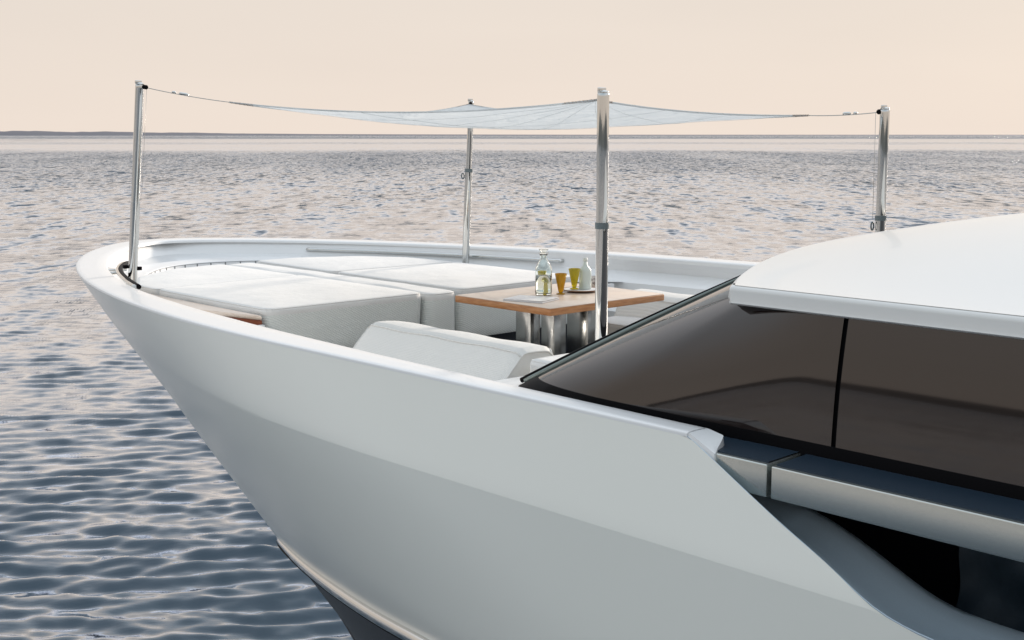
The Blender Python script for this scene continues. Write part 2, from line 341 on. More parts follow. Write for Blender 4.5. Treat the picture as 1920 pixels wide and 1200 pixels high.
mb = MB(); rows = []  # unseen shore behind the camera, added for dark reflections in steel and glass
for t_ in np.linspace(math.radians(80), math.radians(280), 200):
    h_ = min(1, (t_-1.39)/.5, (4.9-t_)/.5)*(15+4*math.sin(t_*3.1+1))+.2+1.2*math.sin(t_*11)+.5*math.sin(t_*37); rd = 620+60*math.sin(t_*5)
    rows.append([((rd+d)*math.sin(t_), (rd+d)*math.cos(t_), z) for d, z in ((0, -.5), (15, h_*.35), (60, h_*.8), (120, h_), (260, h_*.9), (420, -.5))])
mb.grid(rows); o = obj('unseen_shore', mb, noisy(mat('dark_unseen_shore', (.05, .055, .055), .9), .05, .2, (.075, .08, .075)), boat=False); o['kind'] = 'structure'

# ================================================================== HULL FORM
LV = np.array([[-.93, 2.26, 5.7, 1.5], [-2.0, 2.26, 7.4, 1.2], [-3.05, 2.0, 8.8, 1.04], [-3.75, 1.7, 8.8, 1.0], [-5.2, 1.1, 8.8, 1.0]])
SZ = np.array([-.93, -1.2, -1.6, -2.0, -2.4, -2.8, -3.05, -3.4, -3.75, -4.4, -5.6]); SV = np.array([-4.07, -3.831, -3.393, -3.043, -2.706, -2.369, -2.08, -1.606, -1.075, -.30, .8])
def stem(z): return float(np.interp(-z, -SZ, SV))
def half(a, z):
    z = min(z, -.93); B, Ln, nn = (float(np.interp(-z, -LV[:, 0], LV[:, i])) for i in (1, 2, 3))
    x = min(max((a-stem(z))/Ln, 0), 1); k = min(max((a+.2)/1.7, 0), 1); k = k*k*(3-2*k)
    t = (-.93-z)/.34 if z > -1.27 else (z+2.0)/.73
    return B*(1-(1-x)**2)**(1/nn)+.055*k*min(max(t, 0), 1)
CUT = np.array([(3.84, -.925), (3.886, -.926), (3.948, -.957), (4.02, -.993), (4.092, -1.031), (4.251, -1.111), (4.429, -1.191), (4.533, -1.249), (4.601, -1.279), (4.70, -1.303), (4.80, -1.318), (5.0, -1.325), (9, -1.33)])
def rimz(a): return float(np.interp(a, CUT[:, 0], CUT[:, 1])) if a > 3.84 else -.925
AFT = 8.0
def gu(u): return u**1.7 if u < .5 else .5**1.7+(u-.5)/.5*(1-.5**1.7)
def hull_pt(u, zk, side):
    a = stem(zk)+(AFT-stem(zk))*gu(u); z = zk
    for _ in range(12):
        z = min(zk, rimz(a)); a = stem(z)+(AFT-stem(z))*gu(u)
    return (a, side*half(a, z), z)
ZR = -2.25                                  # rub rail level
def railz(a): return float(np.interp(a, (-3, -1, -.2, .05, .3, .8, 1.36, 1.8, 2.3, 3.2, 8), (-3.0, -2.72, -2.50, -2.40, -2.366, -2.312, -2.243, -2.199, -2.137, -2.08, -1.95)))
us = list(np.linspace(0, 1, 420)**1.15)
zt = [-.925, -.97, -1.05, -1.15, -1.22, -1.262, -1.275, -1.29, -1.35, -1.45, -1.6, -1.75, -1.90]
boat = thing('motor_yacht', 'large white motor yacht filling the lower right, its bow pointing left', 'yacht', (0, 0, 0))
for part, zz, mt in (('hull', zt, 'hullm'), ('hull_bottom', None, 'dark_hull')):
    mb = MB()
    for side in (-1, 1):
        rows = []
        if part == 'hull':
            for z in zz: rows.append([hull_pt(u, z, side) for u in us])
            for t_ in (.25, .5, .75, 1.):
                row = []
                for u in us:
                    a = stem(-1.9)+(AFT-stem(-1.9))*gu(u)
                    z = -1.90+(railz(a)+1.90)*t_; a2 = stem(z)+(AFT-stem(z))*gu(u); row.append((a2, side*half(a2, z), z))
                rows.append(row)
        else:
            for t_ in (0, .1, .2, .3, .45, .6, .8, 1.):
                row = []
                for u in us:
                    a = stem(-1.9)+(AFT-stem(-1.9))*gu(u); z = railz(a)-t_*(5.2+railz(a)); a2 = stem(z)+(AFT-stem(z))*gu(u)
                    row.append((a2+.004, side*max(half(a2, z)-.012, 0), z))
                rows.append(row)
        mb.grid(rows)
    obj(part, mb, mt, boat, autos=8 if part == 'hull' else None)
# transom closing the stern end far outside the frame
mb = MB(); rows = [[(AFT, -half(AFT, z), z), (AFT, half(AFT, z), z)] for z in (-1.33, -2, -3, -4, -5.2)]; mb.grid(rows, False); obj('transom', mb, 'hullm', boat)
def smooth0(P_):
    P_ = [Vector(q) for q in P_]
    for _ in range(6): P_ = [P_[0]]+[(P_[i-1]+P_[i]*2+P_[i+1])/4 for i in range(1, len(P_)-1)]+[P_[-1]]
    return P_
# polished rub rail following the hull
mb = MB(); path = []
for a in np.concatenate([np.linspace(-.35, .5, 30), np.linspace(.55, AFT, 110)]):
    z = railz(a)+.0; path.append((a, -half(a, z)-.010, z+.012*max(0, (.1-a))*4))
path = [tuple(q) for q in smooth0(path)]; rad = [.034*min(1, .10+i/45) for i in range(len(path))]
mb.tube(path, rad, 14); obj('rub_rail', mb, 'chrome', boat)
mb = MB(); mb.tube([(a, p-.006, z-.030) for a, p, z in path], [q*.32 for q in rad], 8); obj('rail_black_tube', mb, 'black', boat)
mb = MB(); mb.tube([(a, -p, z) for a, p, z in path], rad, 10); obj('rub_rail', mb, 'chrome', boat)

# gunwale, inner bulwark
def plan_rim(u, side):                      # point and inward normal on the rim
    def P(t_): a = -4.07+t_; return Vector((a, side*half(a, -.93), 0))
    return P
ts = np.concatenate([[0.0], np.linspace(0, 1, 60)[1:]**2*.6, np.linspace(.62, 7.95, 130)])
def smcols(rows):
    # relax every lengthwise line of a swept surface round the bow so that offsets do not cusp
    P_ = np.array([[tuple(q) for q in r_] for r_ in rows]); n_ = len(P_); c_ = n_//2; wt = np.clip(1-(np.abs(np.arange(n_)-c_)-60)/60, 0, 1)[:, None, None]*.5
    lv = (np.arange(P_.shape[1])/max(P_.shape[1]-1, 1))[None, :, None]
    for _ in range(260):
        av = (np.roll(P_, 1, 0)+np.roll(P_, -1, 0))/2; k = wt*np.clip(lv*1.6+.02, 0, 1); k[0] = 0; k[-1] = 0; P_ = P_+(av-P_)*k
    return P_.tolist()
def rim_w(a): return float(np.interp(a, (-4.1, -3, -1.6, -.8, 0, .75, 1.5, 2.1, 3, 3.9, 4.2), (.24, .21, .20, .20, .215, .215, .19, .155, .12, .10, .09)))
full = []
for side in (-1, 1):
    for t_ in (ts[::-1] if side == -1 else ts[1:]): full.append(Vector((-4.07+t_, side*half(-4.07+t_, -.93), 0)))
# resample symmetric outline evenly
cum = [0]; 
for q0, q1 in zip(full, full[1:]): cum.append(cum[-1]+(q1-q0).length)
S_ = np.linspace(0, cum[-1], 520); fx = np.interp(S_, cum, [q.x for q in full]); fy = np.interp(S_, cum, [q.y for q in full])
nx = -np.gradient(fy); ny = np.gradient(fx); ln = np.hypot(nx, ny); nx /= ln; ny /= ln
# smooth the normals a little at the very tip
for _ in range(6): nx = np.convolve(np.pad(nx, 1, 'edge'), [.25, .5, .25], 'valid'); ny = np.convolve(np.pad(ny, 1, 'edge'), [.25, .5, .25], 'valid')
ln = np.hypot(nx, ny); nx /= ln; ny /= ln
if nx[260] < 0: nx = -nx; ny = -ny
def sweep(prof, amax, mb, smooth=True):     # prof(a) -> list of (inset, z)
    rows = []
    for x, y, dx, dy in zip(fx, fy, nx, ny):
        if x > amax: 
            if rows: mb.grid(rows, smooth); rows = []
            continue
        rows.append([(x+dx*d, y+dy*d, z) for d, z in prof(x)])
    if len(rows) > 1: mb.grid(smcols(rows) if len(rows) > 400 else rows, smooth)
    return mb
def gun(a):
    w_ = rim_w(a); e_ = min(0, rimz(a)+.926)
    if a > 3.84: w_ = max(.012, w_*(1-(max(0, a-3.945)/.04)**1.5))
    return [(d if d < .013 else min(d, w_+.002), z+e_*(1-.65*min(1, max(0, d/.085)))) for d, z in [(.0, -.926), (.0, -.918), (.0015, -.914), (.006, -.912), (.03, -.911), (.05, -.911), (w_*.6, -.911), (w_-.012, -.912), (w_-.004, -.916), (w_, -.924), (w_+.002, -.935)]]
obj('gunwale', sweep(gun, 3.985, MB()), 'gel', boat)
DZ = -1.10
def fold(a): return float(np.interp(a, (-3, -1.0, 0, 3), (0, .0, .035, .04)))
def slope_in(a): return float(np.interp(a, (-4, -3.4, -2.5, -1.5, 0, 3), (.30, .30, .22, .13, .10, .08)))
def inn(a):
    w_ = rim_w(a); f_ = fold(a); s_ = slope_in(a)
    pr = [(w_+.001, -.94), (w_-f_*.5+.03*(1-f_/.04), -.985), (w_-f_+.06*(1-f_/.04), -1.03)]
    pr += [(w_+s_, -1.105)] if a < -.04 else [(w_+s_*.7, -1.13), (w_+s_+.02, -1.30), (w_+s_+.03, -1.68)]
    return pr
mb = MB()
rows = []
for x, y, dx, dy in zip(fx, fy, nx, ny):
    if x > 3.86: continue
    w_ = rim_w(x); f_ = fold(x); s_ = slope_in(x)
    def ins(z): return max(w_+s_+.02, (half(x, -.93)-half(x, z))+.08) 
    rr = [(w_+.001, -.925), (w_+.003, -.945), (w_+.025*(1-f_/.04)-f_*.6, -.985), (w_+.055*(1-f_/.04)-f_, -1.03), (w_+s_, -1.105), (ins(-1.28), -1.28)]
    rows.append([(x+dx*d, y+dy*d, z) for d, z in rr])
rows = smcols(rows); mb.grid(rows); IN_ROWS = rows
obj('inner_bulwark', mb, 'gel', boat, autos=14)
# foredeck surface
def inner_off(x, y, dx, dy): d = rim_w(x)+slope_in(x)+.012; return (x+dx*d, y+dy*d)
poly = [(r_[4][0]+.02*(-1.6-r_[4][0])/abs(-1.6-r_[4][0]+1e-6)*-0.0, r_[4][1]) for r_ in IN_ROWS if r_[4][0] < -.04]
poly = [poly[0]]+[q for q in poly[1:-1]]+[poly[-1]]
mb = MB(); cx = -1.6
rows = [[(cx+(x-cx)*s_, y*s_, DZ) for x, y in [(-.03, poly[0][1])]+poly+[(-.03, poly[-1][1])]] for s_ in (1, .6, .2, .02)]
mb.grid(rows, False)
mb.box(-.03, .0, -1.66, -1.36, -1.50, DZ); mb.box(-.03, .0, 1.36, 1.66, -1.50, DZ)
obj('foredeck', mb, 'deck', boat)
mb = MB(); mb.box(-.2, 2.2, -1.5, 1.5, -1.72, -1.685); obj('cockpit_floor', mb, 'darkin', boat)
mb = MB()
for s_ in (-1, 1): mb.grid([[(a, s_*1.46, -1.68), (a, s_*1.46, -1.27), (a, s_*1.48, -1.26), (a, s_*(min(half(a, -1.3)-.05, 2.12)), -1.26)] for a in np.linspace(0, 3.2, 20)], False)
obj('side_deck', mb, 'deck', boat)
for sd_ in (-1, 1):
    rows = []; mb = MB()
    for a in np.linspace(3.80, 3.984, 24):
        w_ = max(.012, rim_w(a)*(1-(max(0, a-3.945)/.04)**1.5)); e_ = min(0, rimz(a)+.926); h_ = half(a, -.93)
        rows.append([(a, sd_*(h_-d), z+(e_*(1-.65*min(1, max(0, d/.085))) if z > -.96 else 0)) for d, z in ((.001, -.93), (.004, -.9135), (w_*.5, -.9125), (w_-.003, -.9145), (w_-.001, -.93), (w_+.004, -.95), (w_+.006, -1.08), (w_+.006, -1.30))])
    mb.grid(rows); mb.add(rows[-1], [tuple(range(8))])
    obj('gunwale_end', mb, 'gel', boat, autos=40)
# seam lines and drain slots of the bow locker, at deck level
def lvl(q, h2, h1=1.16): k_ = h2/h1; return (6.28+(q[0]-6.28)*k_, -5.24+(q[1]+5.24)*k_)
out_l = [(-2.0, -1.12), (-2.326, -.978), (-2.757, -.669), (-2.954, -.489), (-3.078, -.33), (-3.125, -.193), (-3.135, -.067), (-3.12, .057), (-3.086, .217), (-2.95, .47), (-2.75, .72)]
def resamp(pts, n_):
    pts = [Vector((*q, 0)) if len(q) == 2 else Vector(q) for q in pts]; c_ = [0]
    for q0, q1 in zip(pts, pts[1:]): c_.append(c_[-1]+(q1-q0).length)
    s_ = np.linspace(0, c_[-1], n_); return [Vector((np.interp(x, c_, [q.x for q in pts]), np.interp(x, c_, [q.y for q in pts]), np.interp(x, c_, [q.z for q in pts]))) for x in s_]
def smooth(pts, it=8):
    pts = [Vector(q) for q in pts]
    for _ in range(it): pts = [pts[0]]+[(pts[i-1]+pts[i]*2+pts[i+1])/4 for i in range(1, len(pts)-1)]+[pts[-1]]
    return pts
ol = smooth(resamp(out_l, 40), 20)
cen = Vector((-1.6, 0, 0))
def strip(mb, pts, wd, z0, z1):
    for i in range(len(pts)-1):
        q0, q1 = pts[i], pts[i+1]; d = (q1-q0).normalized(); s_ = Vector((-d.y, d.x, 0))*wd/2
        vs = [q0-s_, q1-s_, q1+s_, q0+s_]; mb.add([(v.x, v.y, z0) for v in vs]+[(v.x, v.y, z1) for v in vs], [(4, 5, 6, 7), (0, 1, 5, 4), (2, 3, 7, 6)])
mb = MB(); KH = .048
ob = [q+(q-cen).normalized()*.16 for q in ol]
mb.grid([[(q.x, q.y, DZ) for q in ol], [(q.x, q.y, DZ+KH-.006) for q in ol], [(q.x+(q-cen).normalized().x*.006, q.y+(q-cen).normalized().y*.006, DZ+KH) for q in ol], [(q.x, q.y, DZ+KH+.012) for q in ob], [(q.x, q.y, DZ-.02) for q in ob]])
curb = obj('locker_curb', mb, 'gel', boat, autos=40)
for zz in (DZ+.003, DZ+KH-.008):
    mb = MB(); mb.tube([(q.x-(q-cen).normalized().x*.002, q.y-(q-cen).normalized().y*.002, zz) for q in ol], .0024, 5); obj('locker_seam', mb, 'line', curb)
for i in list(range(13, 34, 2)):
    q = ol[i]; d = (q-cen).normalized(); mb = MB(); q = q-d*.001; t_ = Vector((-d.y, d.x, 0))*.0045
    mb.add([(v.x, v.y, z_) for v in (q-t_-d*.003, q+t_-d*.003, q+t_+d*.003, q-t_+d*.003) for z_ in (DZ+.006, DZ+KH-.01)], [(0, 2, 3, 1), (0, 1, 7, 6), (2, 4, 5, 3), (1, 3, 5, 7)]); obj('drain_slot', mb, 'line', curb)
# mooring fairlead let into the port rim, bright steel
mb = MB(); mb.box(-1.955, -1.915, -1.44, -1.27, -.94, -.918, .006); mb.box(-1.93, -1.72, -1.475, -1.44, -.935, -.916, .005)
obj('mooring_fairlead', mb, 'chrome', boat)
# bent guard rail round the port pole foot
arc = smooth(resamp([(-2.62, -.88, -.97), (-2.457, -.999, -.935), (-2.194, -1.169, -.925), (-1.87, -1.346, -.92), (-1.547, -1.483, -.92), (-1.173, -1.618, -.92), (-.88, -1.70, -.925)], 40), 12)
mb = MB(); mb.tube([q+Vector((-.012, -.02, 0)) for q in arc], .012, 12); obj('guard_rail', mb, 'chrome', boat)
mb = MB(); mb.tube(arc, .015, 10); obj('guard_rail_black_arc', mb, 'black', boat).name = 'rail_black_tube'  # black tube running along the guard rail
# starboard grab rail
mb = MB(); ra_, rb_ = Vector((-3.05, 1.02, -1.005)), Vector((-.48, 1.93, -.985))
def inpt(a, z, off=0.):
    i = int(np.argmin(np.abs(fx-a)+(fy < 0)*9)); d = rim_w(a)+off; return Vector((fx[i]+nx[i]*d, fy[i]+ny[i]*d, z))
rp = smooth([inpt(a, -.985, .05) for a in np.linspace(-3.02, -.72, 60)], 10)
mb.tube([rp[0]+Vector((-.01, .04, 0))]+rp+[rp[-1]+Vector((.01, .04, 0))], .0155, 12)
hr = obj('grab_rail', mb, 'chrome', boat)
for q in (rp[0], rp[20], rp[40], rp[-1]):
    mb = MB(); mb.tube([q, q+Vector((.0, .05, -.003))], .012, 10); obj('rail_stanchion', mb, 'chrome', hr)

# inner flange of the side opening
inner = [(3.86, -1.10), (3.95, -1.12), (4.06, -1.135), (4.195, -1.15), (4.338, -1.203), (4.453, -1.255), (4.584, -1.318), (4.686, -1.338), (4.852, -1.345), (5.3, -1.35), (7.9, -1.36)]
outer = [(3.87, -.918), (3.90, -.930), (3.948, -.957), (4.092, -1.031), (4.251, -1.111), (4.429, -1.191), (4.533, -1.249), (4.601, -1.279), (4.72, -1.306), (5.3, -1.327), (7.9, -1.33)]
for side in (-1, 1):
    oo = smooth(resamp([(a, 0, z) for a, z in outer], 90), 3); ii = smooth(resamp([(a, 0, z) for a, z in inner], 90), 3)
    rows = []
    for q0, q1 in zip(oo, ii):
        ho = half(q0.x, q0.z); wi = 2.0; row = [(q0.x, side*(ho-.004), q0.z-.012), (q0.x, side*(ho-.001), q0.z-.001)]
        for s_ in np.linspace(0, 1, 9):
            dip = -.045*math.sin(math.pi*min(1, s_*1.15)**1.0)*min(1, max(0, (q0.x-3.9)*3)); k_ = min(1, max(0, (4.30-q0.x)/.2)); e2 = s_**(1-.75*k_); row.append((q0.x+(q1.x-q0.x)*s_, side*(ho-.003+(wi-ho)*s_), q0.z+(q1.z-q0.z)*e2+dip))
        row += [(q1.x+.01, side*1.985, q1.z-.02), (q1.x+.01, side*1.98, q1.z-.25)]
        rows.append(row)
    mb = MB(); mb.grid(rows); obj('opening_flange', mb, 'flange', boat, autos=50)
# silver cap rail beams bridging the opening
for side in (-1, 1):
    for a0t, a0b, a1 in ((3.80, 3.80, 4.171), (4.187, 4.187, 7.9)):
        bm = bmesh.new(); po, pi_ = side*2.25, side*1.99
        top = [(a0t, po, -.962), (a1, po, -.960), (a1, pi_, -.955), (a0t, pi_, -.955)]
        bot = [(a0b, po, -1.060), (a1, po, -1.060), (a1, pi_, -1.075), (a0b, pi_, -1.075)]
        
        v = [bm.verts.new(q) for q in top+bot]
        for f in ((0, 1, 2, 3), (7, 6, 5, 4), (0, 4, 5, 1), (1, 5, 6, 2), (2, 6, 7, 3), (3, 7, 4, 0)): bm.faces.new([v[i] for i in f])
        bmesh.ops.recalc_face_normals(bm, faces=bm.faces[:])
        bmesh.ops.bevel(bm, geom=bm.edges[:], offset=.004, segments=3, affect='EDGES', profile=.5)
        mb = MB(); mb.frombm(bm); cr_o = obj('cap_rail', mb, 'silver', boat, autos=60)
        mb = MB(); mb.grid([[(a0t+.006, side*2.232, -.9575), (a0t+.006, side*2.0, -.9525)], [(a1-.006, side*2.232, -.9555), (a1-.006, side*2.0, -.9505)]], False); mb.add([(a0t+.006, side*2.232, -.9575), (a1-.006, side*2.232, -.9555), (a1-.006, side*2.232, -.964), (a0t+.006, side*2.232, -.964)], [(0, 1, 2, 3)]); obj('glass_reflection_strip', mb, 'navy', cr_o)  # navy sheet paints the side glass's dark reflection onto the silver rail top
# side passage behind the opening
mb = MB()
for s_ in (-1, 1):
    mb.box(3.3, 7.9, min(s_*1.25, s_*1.30), max(s_*1.25, s_*1.30), -1.7, -.97); mb.box(3.3, 7.9, min(s_*1.3, s_*1.985), max(s_*1.3, s_*1.985), -1.75, -1.7)
    mb.box(3.25, 3.3, min(s_*1.3, s_*2.05), max(s_*1.3, s_*2.05), -1.7, -.97)
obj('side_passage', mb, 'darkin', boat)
# dark folded cloth cover hanging in the port passage
mb = MB(); rows = []
for i, a in enumerate(np.linspace(4.50, 6.6, 150)):
    row = []
    for k_, z in enumerate(np.linspace(-1.02, -1.62, 40)):
        v_ = k_/39; fold_ = .028*math.sin(a*17+v_*9*math.sin(a*2.3))*(.25+v_) + .018*math.sin(a*31+v_*13+2)*(.4+v_*.6) + .02*math.sin(v_*11+a*5)
        row.append((a+.05*v_*math.sin(a*3), -1.60-.16*math.sin(v_*2.0)-fold_, z+.02*math.sin(a*9)*v_))
    rows.append(row)
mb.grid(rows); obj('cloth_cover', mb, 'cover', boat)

# ================================================================== CABIN
def bez(p0, p1, p2, n_): return [tuple((1-t_)**2*x0+2*t_*(1-t_)*x1+t_*t_*x2 for x0, x1, x2 in zip(p0, p1, p2)) for t_ in np.linspace(0, 1, n_)]
def cabin_curve(front, mid, corner, c_end, aft, nf=16, nc=26, na=60):
    # half plan curve from the centre line to the stern, port side (p negative)
    f_ = [(front[0]+(mid[0]-front[0])*(t_**2), front[1]+(mid[1]-front[1])*t_, front[2]+(mid[2]-front[2])*t_) for t_ in np.linspace(0, 1, nf)]
    c_ = bez(mid, corner, c_end, nc); a_ = [tuple(x+(y-x)*t_ for x, y in zip(c_end, aft)) for t_ in [((4.27-c_end[0])/(aft[0]-c_end[0]))*k_/20 for k_ in range(20)]+[((4.27-c_end[0])/(aft[0]-c_end[0]))+(1-((4.27-c_end[0])/(aft[0]-c_end[0])))*k_/(na-21) for k_ in range(na-20)]]
    return f_+c_[1:]+a_[1:]
baseC = cabin_curve((2.72, 0, -.952), (2.82, -1.92, -.952), (2.80, -2.12, -.952), (4.05, -2.07, -.952), (7.9, -2.07, -.955))
topC = cabin_curve((3.42, 0, -.40), (3.66, -1.62, -.475), (3.80, -2.04, -.50), (4.20, -2.018, -.505), (7.9, -2.018, -.505))
def relax(P_):
    P_ = [Vector(q) for q in P_]
    for _ in range(40): P_ = P_[:31]+[(P_[i-1]+P_[i]*2+P_[i+1])/4 for i in range(31, 56)]+P_[56:]
    return [tuple(q) for q in P_]
baseC = relax(baseC); topC = relax(topC)
def cabin_pt(i, s_, side=1, off=0.):
    b_ = Vector(baseC[i]); t_ = Vector(topC[i]); q = b_.lerp(t_, s_)
    bul = .010*math.sin(math.pi*s_)
    n0 = Vector(baseC[max(i-1, 0)]); n1 = Vector(baseC[min(i+1, len(baseC)-1)]); d = (n1-n0).normalized(); nrm = Vector((d.y, -d.x, 0))
    if nrm.y > 0 and i > 20: nrm = -nrm
    q = q+nrm*(bul+off); return Vector((q.x, side*q.y, q.z))
NCI = len(baseC); seam_i = min(range(16+25, NCI), key=lambda i: abs(baseC[i][0]-4.268))
# tilt of the panes' seam comes from the shared parameter along the curves
topC = [q if i < 41 else (q[0], q[1], q[2]) for i, q in enumerate(topC)]
ss = np.linspace(.07, 1, 26)
def pane(i0, i1, sides, off=0., s_arr=ss):
    mb = MB()
    for sd_ in sides:
        mb.grid([[cabin_pt(i, s_, sd_, off) for i in range(i0, i1+1)] for s_ in s_arr])
    return mb
# the aft end of the corner curves at the same index: bring the upper seam point to a = 4.15
ib = seam_i
mb = MB(); full_rows = []
for s_ in ss: full_rows.append([cabin_pt(i, s_, 1) for i in range(ib, -1, -1)]+[cabin_pt(i, s_, -1) for i in range(1, ib+1)])
mb.grid(full_rows); obj('windshield', mb, 'glass', boat)
def pane_aft(side):
    rows = []
    for s_ in ss:
        r0 = [cabin_pt(i, s_, side) for i in range(ib, NCI)]; r0[0] = r0[0]+(r0[1]-r0[0]).normalized()*.016; rows.append(r0)
    mb = MB(); mb.grid(rows); return mb
for sd_ in (1, -1): obj('side_window', pane_aft(sd_), 'glass', boat)
mb = MB(); rows = []
for s_ in np.linspace(0, 1.0, 12): rows.append([cabin_pt(i, s_, 1, -.012) for i in range(NCI-1, -1, -1)]+[cabin_pt(i, s_, -1, -.012) for i in range(1, NCI)])
mb.grid(rows)
rows = []                                    # proud sill band below the panes
for s_, of_ in ((-.02, .0), (-.02, .006), (.075, .004), (.08, -.005)): rows.append([cabin_pt(i, s_, 1, of_) for i in range(NCI-1, -1, -1)]+[cabin_pt(i, s_, -1, of_) for i in range(1, NCI)])
mb.grid(rows); obj('window_frame', mb, 'black', boat, autos=40)
# trim band lying along the pillar between windshield base and roof corner
for idx, of_, r_, mt_ in ((15, .006, .006, 'black'), (15, .022, .013, 'strip'), (15, .043, .011, 'black')):
    for sd_ in (1, -1):
        mb = MB(); mb.tube([cabin_pt(idx, x, sd_, of_*(1-.62*x**2)) for x in np.linspace(.0, .97, 30)], [r_*(1-.6*x**2) for x in np.linspace(.0, .97, 30)], 8); obj('pillar_trim', mb, mt_, boat)
# roof
def af(p): x = min(abs(p)/2.04, 1); return 3.36+.50*x**2.8
def rz(a, p):
    x = min(abs(p)/2.04, 1); cr_ = (1-x*x)**1.7
    return -.472+.055*cr_+.25*cr_**.6*(1-math.exp(-(a-af(p))*.9))
ps = np.sin(np.linspace(-math.pi/2, math.pi/2, 90))*2.04
vs_ = np.concatenate([np.linspace(0, .5, 30), np.linspace(.55, 4.4, 60)])
mb = MB(); rows = []
def edge_in(p, a, z, d):                    # move an edge point towards the roof's middle
    v_ = Vector((5-a, -p*1.0, 0)).normalized(); return (a+v_.x*d, p+v_.y*d, z)
for v_ in vs_: rows.append([(af(p)+.012+v_, p*(1-.006), rz(af(p)+v_, p)) for p in ps])
mb.grid(rows)
# rounded fascia along front and sides
ring = [(7.9, -2.04)]+[(a, -2.04) for a in np.linspace(7.7, 3.87, 60)]+[(af(p), p) for p in ps]+[(a, 2.04) for a in np.linspace(3.87, 7.7, 60)]+[(7.9, 2.04)]
rr = []
for a, p in ring:
    zt_ = rz(max(a, af(p)), p)
    dd = [(.018, 0.000), (.010, -.003), (.003, -.009), (-.001, -.018), (-.005, -.046), (-.001, -.056), (.008, -.062), (.03, -.064), (.12, -.064)]
    row = []
    for d, dz in dd:
        if abs(p) >= 2.0: row.append((a+(d if a < 3.8 else 0), p-math.copysign(d, p), zt_+dz))
        else: row.append((a+d, p*(1-d*.3), zt_+dz))
    rr.append(row)
mb.grid(rr)
obj('roof', mb, 'roof', boat, autos=60)
mb = MB(); mb.grid([[(a+d, p*(1-d*.3), rz(max(a, af(p)), p)-.0635) for a, p in ring] for d in (.03, .25)]); 
rows = [[(af(p)+.1+v_, p*.98, rz(af(p)+v_, p)-.0645) for p in ps] for v_ in vs_]; mb.grid(rows); obj('roof_lining', mb, 'black', boat)
# coaming in front of the windshield
mb = MB(); rows = []
fr = [cabin_pt(i, 0, -1, 0) for i in range(40, -1, -1)]+[cabin_pt(i, 0, 1, 0) for i in range(1, 41)]
fr = [Vector(q) for q in fr]
for s_, zz in ((0., -.957), (.35, -1.0), (.8, -1.075), (1., -1.10), (1.02, -1.3), (1.02, -1.69)):
    row = []
    for q in fr:
        k_ = min(1, abs(q.y)/2.08); tgt = Vector((2.16, q.y*.93 if abs(q.y) > 1.9 else q.y, 0)); 
        row.append((q.x+(min(q.x, tgt.x)-q.x)*s_, q.y+(tgt.y-q.y)*s_*0.6, zz))
    rows.append(row)
mb.grid(rows); obj('coaming', mb, 'gel', boat, autos=35)

# ================================================================== CUSHIONS
def cushion(name, label, cat, poly, z0, z1, rad=.03, puff=.012, n_=120, mt='fabric', group=None, side_mt=None, grid=False, skirt_in=0.):
    """padded cushion: plan polygon (a, p) with rounded top edge, puffed top and a piping line"""
    cx = sum(q[0] for q in poly)/len(poly); cy = sum(q[1] for q in poly)/len(poly)
    org = (cx, cy, z0); pts = resamp([(*q, 0) for q in poly+[poly[0]]], n_+1)[:-1]
    # round the plan corners
    for _ in range(3): pts = [(pts[i-1]+pts[i]*2+pts[(i+1) % n_])/4 for i in range(n_)]
    root = thing(name, label, cat, org, group)
    c = Vector((cx, cy, 0))
    def ring(ins, z, wob=0.):
        row = []
        for i, q in enumerate(pts):
            d = c-q; L_ = d.length; nrm = Vector((-(pts[(i+1) % n_]-pts[i-1]).y, (pts[(i+1) % n_]-pts[i-1]).x, 0)).normalized()
            if nrm.dot(d) < 0: nrm = -nrm
            v = q+nrm*ins+nrm*wob*math.sin(i*.7)*math.sin(i*.31+1); row.append((v.x, v.y, z+wob*.6*math.sin(i*.43)))
        return row
    h = z1-z0; rows = [ring(.012+skirt_in, z0), ring(.002+skirt_in*.8, z0+min(.02, h*.2))]
    if h > .1: rows += [ring(.001+skirt_in*(1-k_), z0+(h-rad)*k_, .004) for k_ in (.25, .45, .65, .82, .95)]
    for k_ in range(1, 7):
        t_ = k_/6*math.pi/2; rows.append(ring(rad*(1-math.cos(t_)), z1-rad+rad*math.sin(t_)-.0))
    e_ = [Vector(q) for q in rows[-1]]
    top = [rows[-1]]
    for s_ in (.06, .14, .25, .38, .52, .68, .84, .985):
        row = []
        for i, q in enumerate(e_):
            cc = Vector((cx, cy, q.z)); v = q.lerp(cc, s_)
            wr = .0035*math.sin(v.x*9+v.y*5)*math.sin(v.y*7-v.x*3)
            row.append((v.x, v.y, q.z+puff*(1-(1-min(1, s_*1.8))**2)+wr*min(1, s_*4)))
        top.append(row)
    mb = MB(); mb.grid(top, True, True); ks = len(mb.v)-n_; mb.f.append(tuple(ks+k_ for k_ in range(n_))); mb.sm.append(True)
    mb.grid(rows[-7:], True, True)
    obj('top_panel', mb, mt, root)
    mb = MB(); mb.grid(rows[:-6], True, True); obj('side_panel', mb, side_mt or mt, root)
    mb = MB(); pr_ = [Vector(q)+Vector((0, 0, .001)) for q in rows[-4]]; mb.tube(pr_+[pr_[0]], .0035, 6, cap=False); obj('piping', mb, mt, root)
    return root
G = 'cushions of the sun pad on the foredeck'
zp = -1.018
cushion('sun_pad_cushion', 'port forward sun pad cushion, white, nearest the left pole and beside the wooden cabinet top', 'cushion', [(-1.42, -1.32), (-1.72, -1.30), (-2.20, -1.06), (-2.52, -.62), (-2.60, -.14), (-1.49, -.13)], DZ+.004, zp, .022, .010, group=G, side_mt='fabric_side')
